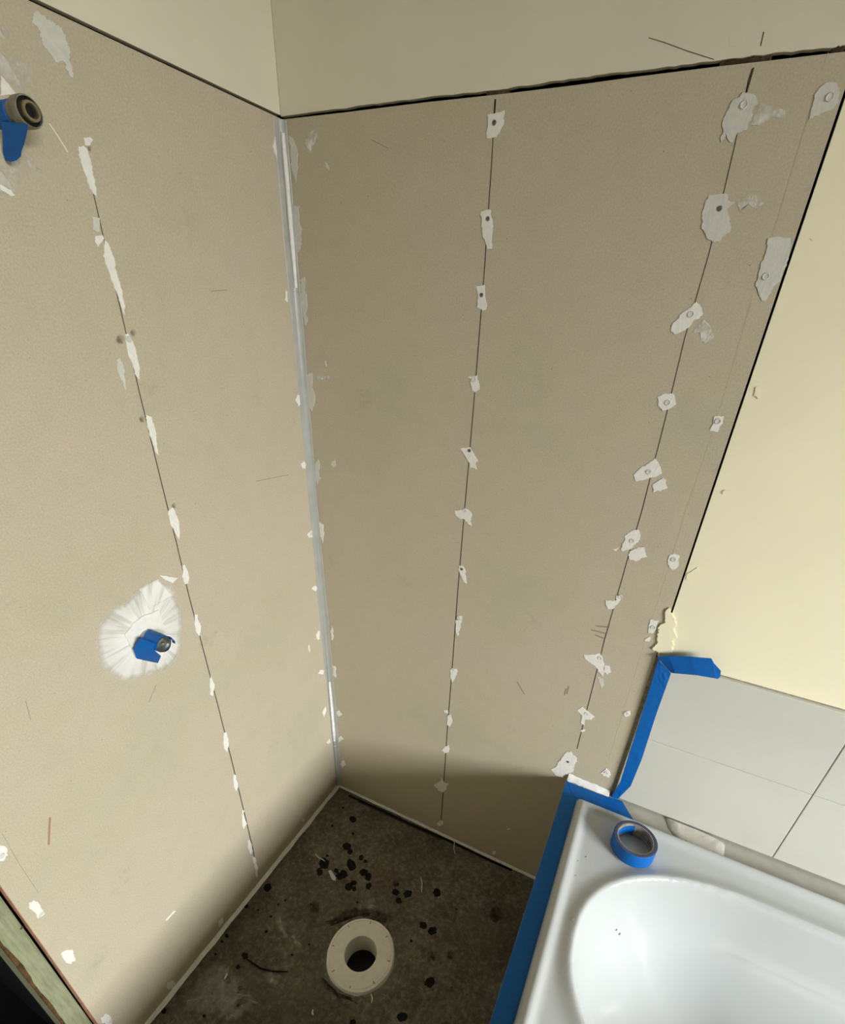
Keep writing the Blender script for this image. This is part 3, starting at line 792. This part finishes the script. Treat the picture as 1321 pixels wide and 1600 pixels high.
# ------------------------------------------------------------------ wet spots, dried smears and scraps on the floor
def K(x, y): return (230+x*.4693, 1220+y*.4693)
SPOTS = [(685,128,12),(665,218,14),(676,236,10),(590,275,18),(575,303,12),(600,250,5),(680,280,18),(655,310,14),(640,318,12),(630,300,8),(713,256,9),(727,268,6),(722,305,14),(737,320,13),(672,352,14),(688,340,10),(690,360,8),(738,350,11),(828,371,12),(868,376,14),(838,399,11),(965,373,14),(402,356,14),(330,418,7),(460,398,4),(437,412,4),(412,452,5),(397,502,6),(326,583,12),(265,663,14),(303,620,8),(305,738,14),(325,730,14),(298,745,10),(310,690,8),(920,482,13),(950,500,15),(942,671,18),(850,786,17),(55,765,10),(190,783,6),(685,806,12),(265,516,7),(250,535,5),(545,411,3),(686,176,5),(617,150,4),(653,90,4),(540,545,4),(483,580,4),(700,405,4),(835,345,5),(228,578,4),(370,430,3),(1030,428,3),(880,533,5)]
for x, y, r in SPOTS:
    u, v = K(x, y); r *= .4693*.95
    pts = []
    ph = RR.uniform(0, 6)
    for k in range(14):
        a = k*2*math.pi/14; q = r*(1+.10*math.sin(2*a+ph)+.10*math.sin(5*a+2*ph)+RR.uniform(-.10, .10)); pts.append((u+q*math.cos(a), v+q*1.02*math.sin(a)))
    patch('F', pts, mat=M_WET, t=.0003, amp=.3, name='wet_spot')
MDF = compound_mat('damp_film', lin(44, 38, 31), alpha=.8)
for x, y, r in ((955,583,15), (1010,581,14), (1163,445,26), (560,420,20), (828,342,12)):
    u, v = K(x, y); r *= .4693
    patch('F', [(u+r*.85*math.cos(k*.628), v+r*1.15*math.sin(k*.628)) for k in range(10)], mat=MDF, film=True, t=.0002, amp=1.0, name='damp_patch', edge=(.1, .6, .9))
MSF = compound_mat('dried_film', lin(200, 197, 186), alpha=.80)
for pl_ in ([(425,450),(445,448),(462,500),(470,520),(455,525),(435,490)], [(470,515),(490,512),(515,545),(510,556),(490,545)], [(388,640),(420,628),(455,650),(440,672),(405,678)],
            [(180,640),(260,600),(330,650),(300,700),(380,740),(300,800),(190,790),(120,740)], [(735,395),(760,390),(765,420),(742,428)], [(700,470),(750,450),(745,462),(705,478)]):
    patch('F', [K(*p) for p in pl_], mat=MSF, film=True, t=.0004, amp=2.0, name='dried_smear', edge=(.1, .4, .55))
patch('F', [K(*p) for p in ((745,310),(790,285),(830,300),(845,340),(820,365),(765,360),(745,340))], mat=compound_mat('rust_film', lin(150, 126, 98), alpha=.5), film=True, t=.0002, amp=2, name='dried_smear', edge=(.0, .4, .6))
patch('F', [(507,1440),(540,1420),(580,1418),(615,1432),(606,1443),(575,1428),(545,1430),(515,1448)], mat=MDF, film=True, t=.0002, amp=1.2, name='damp_ring', edge=(.2, .8, 1))
patch('F', [(502,1525),(508,1545),(530,1562),(560,1568),(552,1560),(530,1553),(514,1538)], mat=MDF, film=True, t=.0002, amp=1.2, name='damp_ring', edge=(.2, .8, 1))
# cracked dark edge of the slab along the back wall
stroke('F', [(545,1243),(600,1268),(640,1287),(700,1313),(760,1342),(800,1360)], 3.5, M_WET, 'slab_crack', t=.0004)
stroke('F', [(560,1252),(620,1280),(690,1312)], 3.0, M_DAMP, 'slab_crack', t=.0003)
for a_, b_ in (((1060,500),(1095,580)), ((1000,735),(1010,770)), ((1090,330),(1170,370)), ((560,40),(540,160)), ((455,720),(470,700)), ((60,745),(130,660)), ((1030,465),(1055,520)), ((240,640),(236,700))):
    stroke('F', [K(*a_), K(*b_)], .7, M_DUST, 'scratch', t=.0002)

def px_tube(name, pts, rad, mat, label, cat, z=.002, group=None):
    bm = bmesh.new(); P3 = []
    for i in range(len(pts)-1):
        for k in range(4):
            t = k/4; P3.append((pts[i][0]+(pts[i+1][0]-pts[i][0])*t, pts[i][1]+(pts[i+1][1]-pts[i][1])*t))
    P3.append(pts[-1])
    path = [at(u, v, 2, z) for u, v in P3]
    tube(bm, path, lambda t: rad*(.6+.4*math.sin(math.pi*t)), 6)
    return mesh_obj(name, bm, mat, smooth=True, label=label, cat=cat, group=group)
px_tube('dark_twig', [K(330,592),K(350,606),K(378,624),K(420,634),K(470,635)], .0022, M_WET, 'thin dark curved twig on the concrete left of the drain', 'twig', z=.0025)
px_tube('sealant_curl', [K(560,243),K(570,255),K(585,262),K(592,268)], .0018, M_COMP2, 'small pale curl of sealant among the wet spots', 'scrap', z=.002)
px_tube('sealant_string', [K(1014,192),K(1024,205),K(1022,225),K(1026,244)], .0014, M_COMP2, 'thin pale sealant string hanging at the foot of the back board', 'scrap', z=.0016)
px_tube('plastic_sliver', [K(912,322),K(916,340),K(914,372)], .0016, M_COMP2, 'thin pale sliver standing out on the floor behind the drain', 'scrap', z=.0018)
px_tube('sealant_drip', [(580,1552),(582,1560),(581,1567)], .0016, M_PVC, 'short cream drip beside the front edge of the drain flange', 'scrap', z=.0018)
px_tube('plaster_crumb', [K(553,762),K(550,772),K(554,780)], .0020, M_COMP, 'tiny white plaster crumb at the front of the floor', 'scrap', z=.002)
px_tube('plastic_sliver', [K(268,640),K(262,652),K(258,660)], .0020, M_COMP, 'tiny white sliver beside a wet spot near the left board', 'scrap', z=.002)
pts = [at(*K(*p), 2, .0005) for p in ((604,302),(612,298),(628,322),(628,334),(616,330))]
prism('plaster_flake', [tuple(p) for p in pts], (0, 0, .003), M_COMP2, label='white plaster flake lying between the wet spots', cat='scrap')

# ------------------------------------------------------------------ masking tape
def tape(name, rows3, label, group=None, parent=None, th=.0004, nrm=Vector((0, 0, 1)), seed=0, wr=.0006):
    """ribbon from pairs of 3-D edge points, refined and slightly wrinkled, with real thickness"""
    rr = random.Random(seed); bm = bmesh.new(); rows_ = []
    for i in range(len(rows3)-1):
        a, b = rows3[i], rows3[i+1]
        k = max(1, int((Vector(a[0])-Vector(b[0])).length/.012))
        for j in range(k): rows_.append((Vector(a[0]).lerp(Vector(b[0]), j/k), Vector(a[1]).lerp(Vector(b[1]), j/k)))
    rows_.append((Vector(rows3[-1][0]), Vector(rows3[-1][1])))
    T, B = [], []
    for i, (l, r) in enumerate(rows_):
        tr_, br_ = [], []
        for m in range(5):
            p = l.lerp(r, m/4)
            h = wr*max(0, noise.noise((p.x*40, p.y*40, p.z*40+seed)))*1.6
            if m in (0, 4): h *= .3
            tr_.append(bm.verts.new(p+nrm*(th+h))); br_.append(bm.verts.new(p+nrm*.0001))
        T.append(tr_); B.append(br_)
    n = len(T)
    for i in range(n-1):
        for m in range(4):
            bm.faces.new((T[i][m], T[i+1][m], T[i+1][m+1], T[i][m+1])); bm.faces.new((B[i][m], B[i][m+1], B[i+1][m+1], B[i+1][m]))
        bm.faces.new((T[i][0], B[i][0], B[i+1][0], T[i+1][0])); bm.faces.new((T[i][4], T[i+1][4], B[i+1][4], B[i][4]))
    for i in (0, n-1):
        for m in range(4): bm.faces.new((T[i][m], T[i][m+1], B[i][m+1], B[i][m]))
    o = mesh_obj(name, bm, M_TAPE, parent, smooth=False)
    if label: o['label'] = label; o['category'] = 'tape'
    if group: o['group'] = group
    return o
GT = 'strips of blue masking tape'
z = HZ+.0002
tape('masking_tape', [((HX+.0005, -.012, z), (TX0-.001, -.040, z)), ((HX+.0005, -.30, z), (TX0-.001, -.30, z)), ((HX+.0005, -.88, z), (TX0-.001, -.88, z))],
     'long blue masking tape strip along the upstand left of the bath', GT, seed=1)
tape('masking_tape', [((HX+.003, -.0155, z+.0006), (TX0-.003, -.0675, z+.0006)), ((.900, -.0155, z+.0006), (.895, -.0685, z+.0006)), ((.945, -.010, z+.0006), (.988, -.066, z+.0006))],
     'short blue masking tape strip along the ledge behind the bath corner', GT, seed=2)
def tp(u, v, y=TY-.0002): return tuple(at(u, v, 1, y))
tape('masking_tape', [(tp(1029,1031), tp(1049,1052)), (tp(1006,1108), tp(1027,1113)), (tp(983,1180), tp(1003,1187)), (tp(970,1222), tp(986,1228)), (tp(955,1246), tp(966,1248))],
     'blue masking tape strip down the left edge of the white tiles', GT, nrm=Vector((0, -1, 0)), seed=3, wr=.0018)
tape('masking_tape', [(tp(1027,1026,-.0105), tp(1049,1051,-.0110)), (tp(1046,1025,-.017), tp(1056,1052,-.016)), (tp(1080,1026,-.022), tp(1090,1055,-.020)), (tp(1112,1028.5,-.022), tp(1119,1060,-.020)), (tp(1116,1036,-.021), tp(1122,1061,-.019)), (tp(1127,1048,-.019), tp(1126,1057,-.018))],
     'short lifting piece of blue masking tape across the tile top', GT, nrm=Vector((0, -1, 0)), seed=4)

# tape roll standing on the bath rim
RC = Vector((.982, -.160, 0)); RZ = TZ+.0035
ro = empty('tape_roll', (RC.x, RC.y, RZ), label='roll of blue masking tape lying on the bath corner', cat='tape roll')
TL = Matrix.Translation((RC.x, RC.y, RZ)) @ Matrix.Rotation(math.radians(-3), 4, 'X')
bm = bmesh.new(); lathe(bm, [(.0415, .0005), (.0475, .0), (.0485, .001), (.0485, .036), (.0480, .037)], 64, TL); under(ro, mesh_obj('tape_winding', bm, M_TAPE, smooth=False))
bm = bmesh.new(); lathe(bm, [(.0480, .0368), (.0465, .0373), (.0415, .0373), (.0405, .0368)], 64, TL); under(ro, mesh_obj('roll_side', bm, M_ROLLTOP))
bm = bmesh.new(); lathe(bm, [(.0405, .0370), (.0385, .0366), (.0380, .030), (.0380, .002), (.0415, .0005)], 64, TL); under(ro, mesh_obj('core', bm, M_CARD, smooth=False))
bm = bmesh.new(); R = []
for i in range(14):
    a = math.radians(95 + i*9); R.append([bm.verts.new(TL @ Vector((.0374*math.cos(a), .0374*math.sin(a), h))) for h in (.004+.006*(i/13), .033-.010*(i/13))])
for A, B in zip(R, R[1:]): bm.faces.new((A[0], A[1], B[1], B[0]))
under(ro, mesh_obj('loose_flap', bm, M_TAPE))
# faint print inside the core
for i in range(9):
    a = math.radians(-30 + i*8); bm = bmesh.new()
    vs_ = [bm.verts.new(TL @ Vector((.0377*math.cos(a+da), .0377*math.sin(a+da), h))) for da, h in ((0, .012), (.07, .012), (.07, .026), (0, .026))]
    bm.faces.new(vs_); under(ro, mesh_obj('core_print', bm, M_ROLLTOP))

# ------------------------------------------------------------------ old clear silicone on the ledge
sl = empty('silicone_lump', (1.09, -.03, HZ), label='torn lump of old clear silicone on the ledge behind the bath', cat='sealant')
ntS = NT('old_clear_silicone'); ntS.b.inputs['Base Color'].default_value = lin(196, 192, 180); ntS.b.inputs['Roughness'].default_value = .18
ntS.b.inputs['Specular IOR Level'].default_value = .6; ntS.bump(ntS.noise(ntS.coord(), 90, 5, .6), .6, .004)
ol = [(1040,1277),(1055,1279),(1075,1287),(1100,1299),(1122,1311),(1133,1320),(1131,1345),(1113,1341),(1092,1334),(1075,1326),(1060,1312),(1046,1296)]
bm = bmesh.new()
base = [at(u, v, 2, HZ+.001) for u, v in ol]; c = sum(base, Vector())/len(base)
for p in base: p.y = min(p.y, TY-.0005)
rg = []
for k, (s_, h) in enumerate(((1, 0), (.93, .004), (.7, .008), (.4, .0075))):
    rg.append([bm.verts.new(c+(p-c)*s_+Vector((0, 0, h+(.003*noise.noise(p*60+Vector((k, 0, 0))) if k else 0)))) for p in base])
for A, B in zip(rg, rg[1:]):
    for i in range(len(base)): bm.faces.new((A[i], A[(i+1) % len(base)], B[(i+1) % len(base)], B[i]))
bm.faces.new(rg[-1]); bmesh.ops.subdivide_edges(bm, edges=bm.edges[:], cuts=2, use_grid_fill=True, fractal=.25, seed=2)
under(sl, mesh_obj('sealant_body', bm, ntS.m, smooth=True))
bm = bmesh.new(); p = at(1072, 1316, 2, HZ+.006); lathe(bm, [(.0001, .003), (.004, .002), (.005, 0)], 8, Matrix.Translation(p) @ Matrix.Diagonal((.7, 1, 1, 1))); under(sl, mesh_obj('dark_hole', bm, M_DARK))

# ------------------------------------------------------------------ pipe fittings on the left wall
def xm(y, z, x=0):   # matrix that turns local +z into world +x at (x, y, z)
    return Matrix.Translation((x, y, z)) @ Matrix.Rotation(math.radians(90), 4, 'Y')
# shower outlet
SP = at(47, 174, 0, .062)
sp = empty('shower_outlet', (0, SP.y, SP.z), label='worn metal shower outlet pipe wrapped in blue tape high on the left wall', cat='pipe')
S = xm(SP.y, SP.z)
bm = bmesh.new(); lathe(bm, [(.0100, .0), (.0100, .044)], 40, S); under(sp, mesh_obj('pipe', bm, M_BRASS, smooth=True))
bm = bmesh.new(); lathe(bm, [(.0128, .001), (.0131, .012), (.0128, .026), (.0130, .034), (.0100, .035)], 40, S); under(sp, mesh_obj('tape_wrap', bm, M_TAPE, smooth=False))
bm = bmesh.new(); lathe(bm, [(.0108, .033), (.0125, .037), (.0125, .043), (.0140, .046), (.0152, .048), (.0152, .059), (.0146, .061), (.0134, .061), (.0130, .052)], 40, S); under(sp, mesh_obj('collar', bm, M_OLD, smooth=False))
bm = bmesh.new(); lathe(bm, [(.0132, .0575), (.0096, .0575)], 40, S); under(sp, mesh_obj('seal_ring', bm, M_BLACK))
bm = bmesh.new(); lathe(bm, [(.0098, .050), (.0098, .064), (.0092, .066), (.0070, .066), (.0060, .064), (.0060, .045), (.0001, .045)], 40, S); under(sp, mesh_obj('spigot', bm, M_BRASS, smooth=False))
bm = bmesh.new(); lathe(bm, [(.0059, .060), (.0001, .060)], 24, S); under(sp, mesh_obj('bore', bm, M_BLACK))
# hanging tail of tape
rows3 = [(tuple(at(u0, v0, 1, SP.y-.010)), tuple(at(u1, v1, 1, SP.y-.010))) for u0, v0, u1, v1 in ((2,190,44,194), (4,205,43,203), (5,225,38,226), (5,238,34,236), (9,251,33,244), (17,253,26,251))]
o = tape('tape_tail', rows3, None, nrm=Vector((0, -1, 0)), seed=7); under(sp, o)

# mixer pipe
MY, MZ = MXP.y-.011, MXP.z
mp = empty('mixer_pipe', (0, MY, MZ), label='short chrome mixer pipe wrapped in blue tape amid spread white compound', cat='pipe')
S = xm(MY+.003, MZ-.002)
bm = bmesh.new(); lathe(bm, [(.0205, .0), (.0208, .002), (.0200, .0042), (.0185, .0046)], 40, S); under(mp, mesh_obj('wall_ring', bm, M_WHITE))
bm = bmesh.new(); lathe(bm, [(.0150, .0), (.0150, .050), (.0142, .0525), (.0128, .0525), (.0122, .049), (.0122, .030)], 40, S); under(mp, mesh_obj('pipe', bm, M_CHROME, smooth=False))
bm = bmesh.new(); lathe(bm, [(.0122, .046), (.0095, .048), (.0040, .0485), (.0001, .047)], 32, S); under(mp, mesh_obj('plug', bm, M_CHROME, smooth=True))
bm = bmesh.new(); rgs = []
for i in range(48):
    a = 2*math.pi*i/48
    hi_ = .0535+.0012*math.sin(3*a+1); lo_ = .010+.003*math.sin(2*a)
    rgs.append([bm.verts.new(S @ Vector((r*math.cos(a), r*math.sin(a), h))) for r, h in ((.0156, lo_), (.0168+.0006*math.sin(5*a), lo_+.003), (.0166+.0005*math.sin(4*a), .030), (.0164, hi_-.002), (.0158, hi_))])
for i in range(48):
    A, B = rgs[i], rgs[(i+1) % 48]
    for k in range(4): bm.faces.new((A[k], B[k], B[k+1], A[k+1]))
under(mp, mesh_obj('tape_wrap', bm, M_TAPE, smooth=True))
A3 = lambda u, v, x: tuple(at(u, v, 0, x))
rows3 = [(A3(219, 997, .024), A3(243, 1005, .050)), (A3(209, 1015, .014), A3(240, 1014, .048)), (A3(214, 1029, .010), A3(246, 1020, .047)), (A3(247, 1036, .018), A3(252, 1025, .048))]
under(mp, tape('tape_tail', rows3, None, nrm=Vector((.1, -.95, .2)).normalized(), seed=9, wr=.002))
rows3 = [((.047, MY+.018, MZ+.006), (.056, MY+.018, MZ+.006)), ((.050, MY+.0215, MZ-.004), (.059, MY+.0215, MZ-.004)), ((.050, MY+.0215, MZ-.010), (.058, MY+.0215, MZ-.011))]
under(mp, tape('tape_tail', rows3, None, nrm=Vector((0, 1, 0)), seed=10))
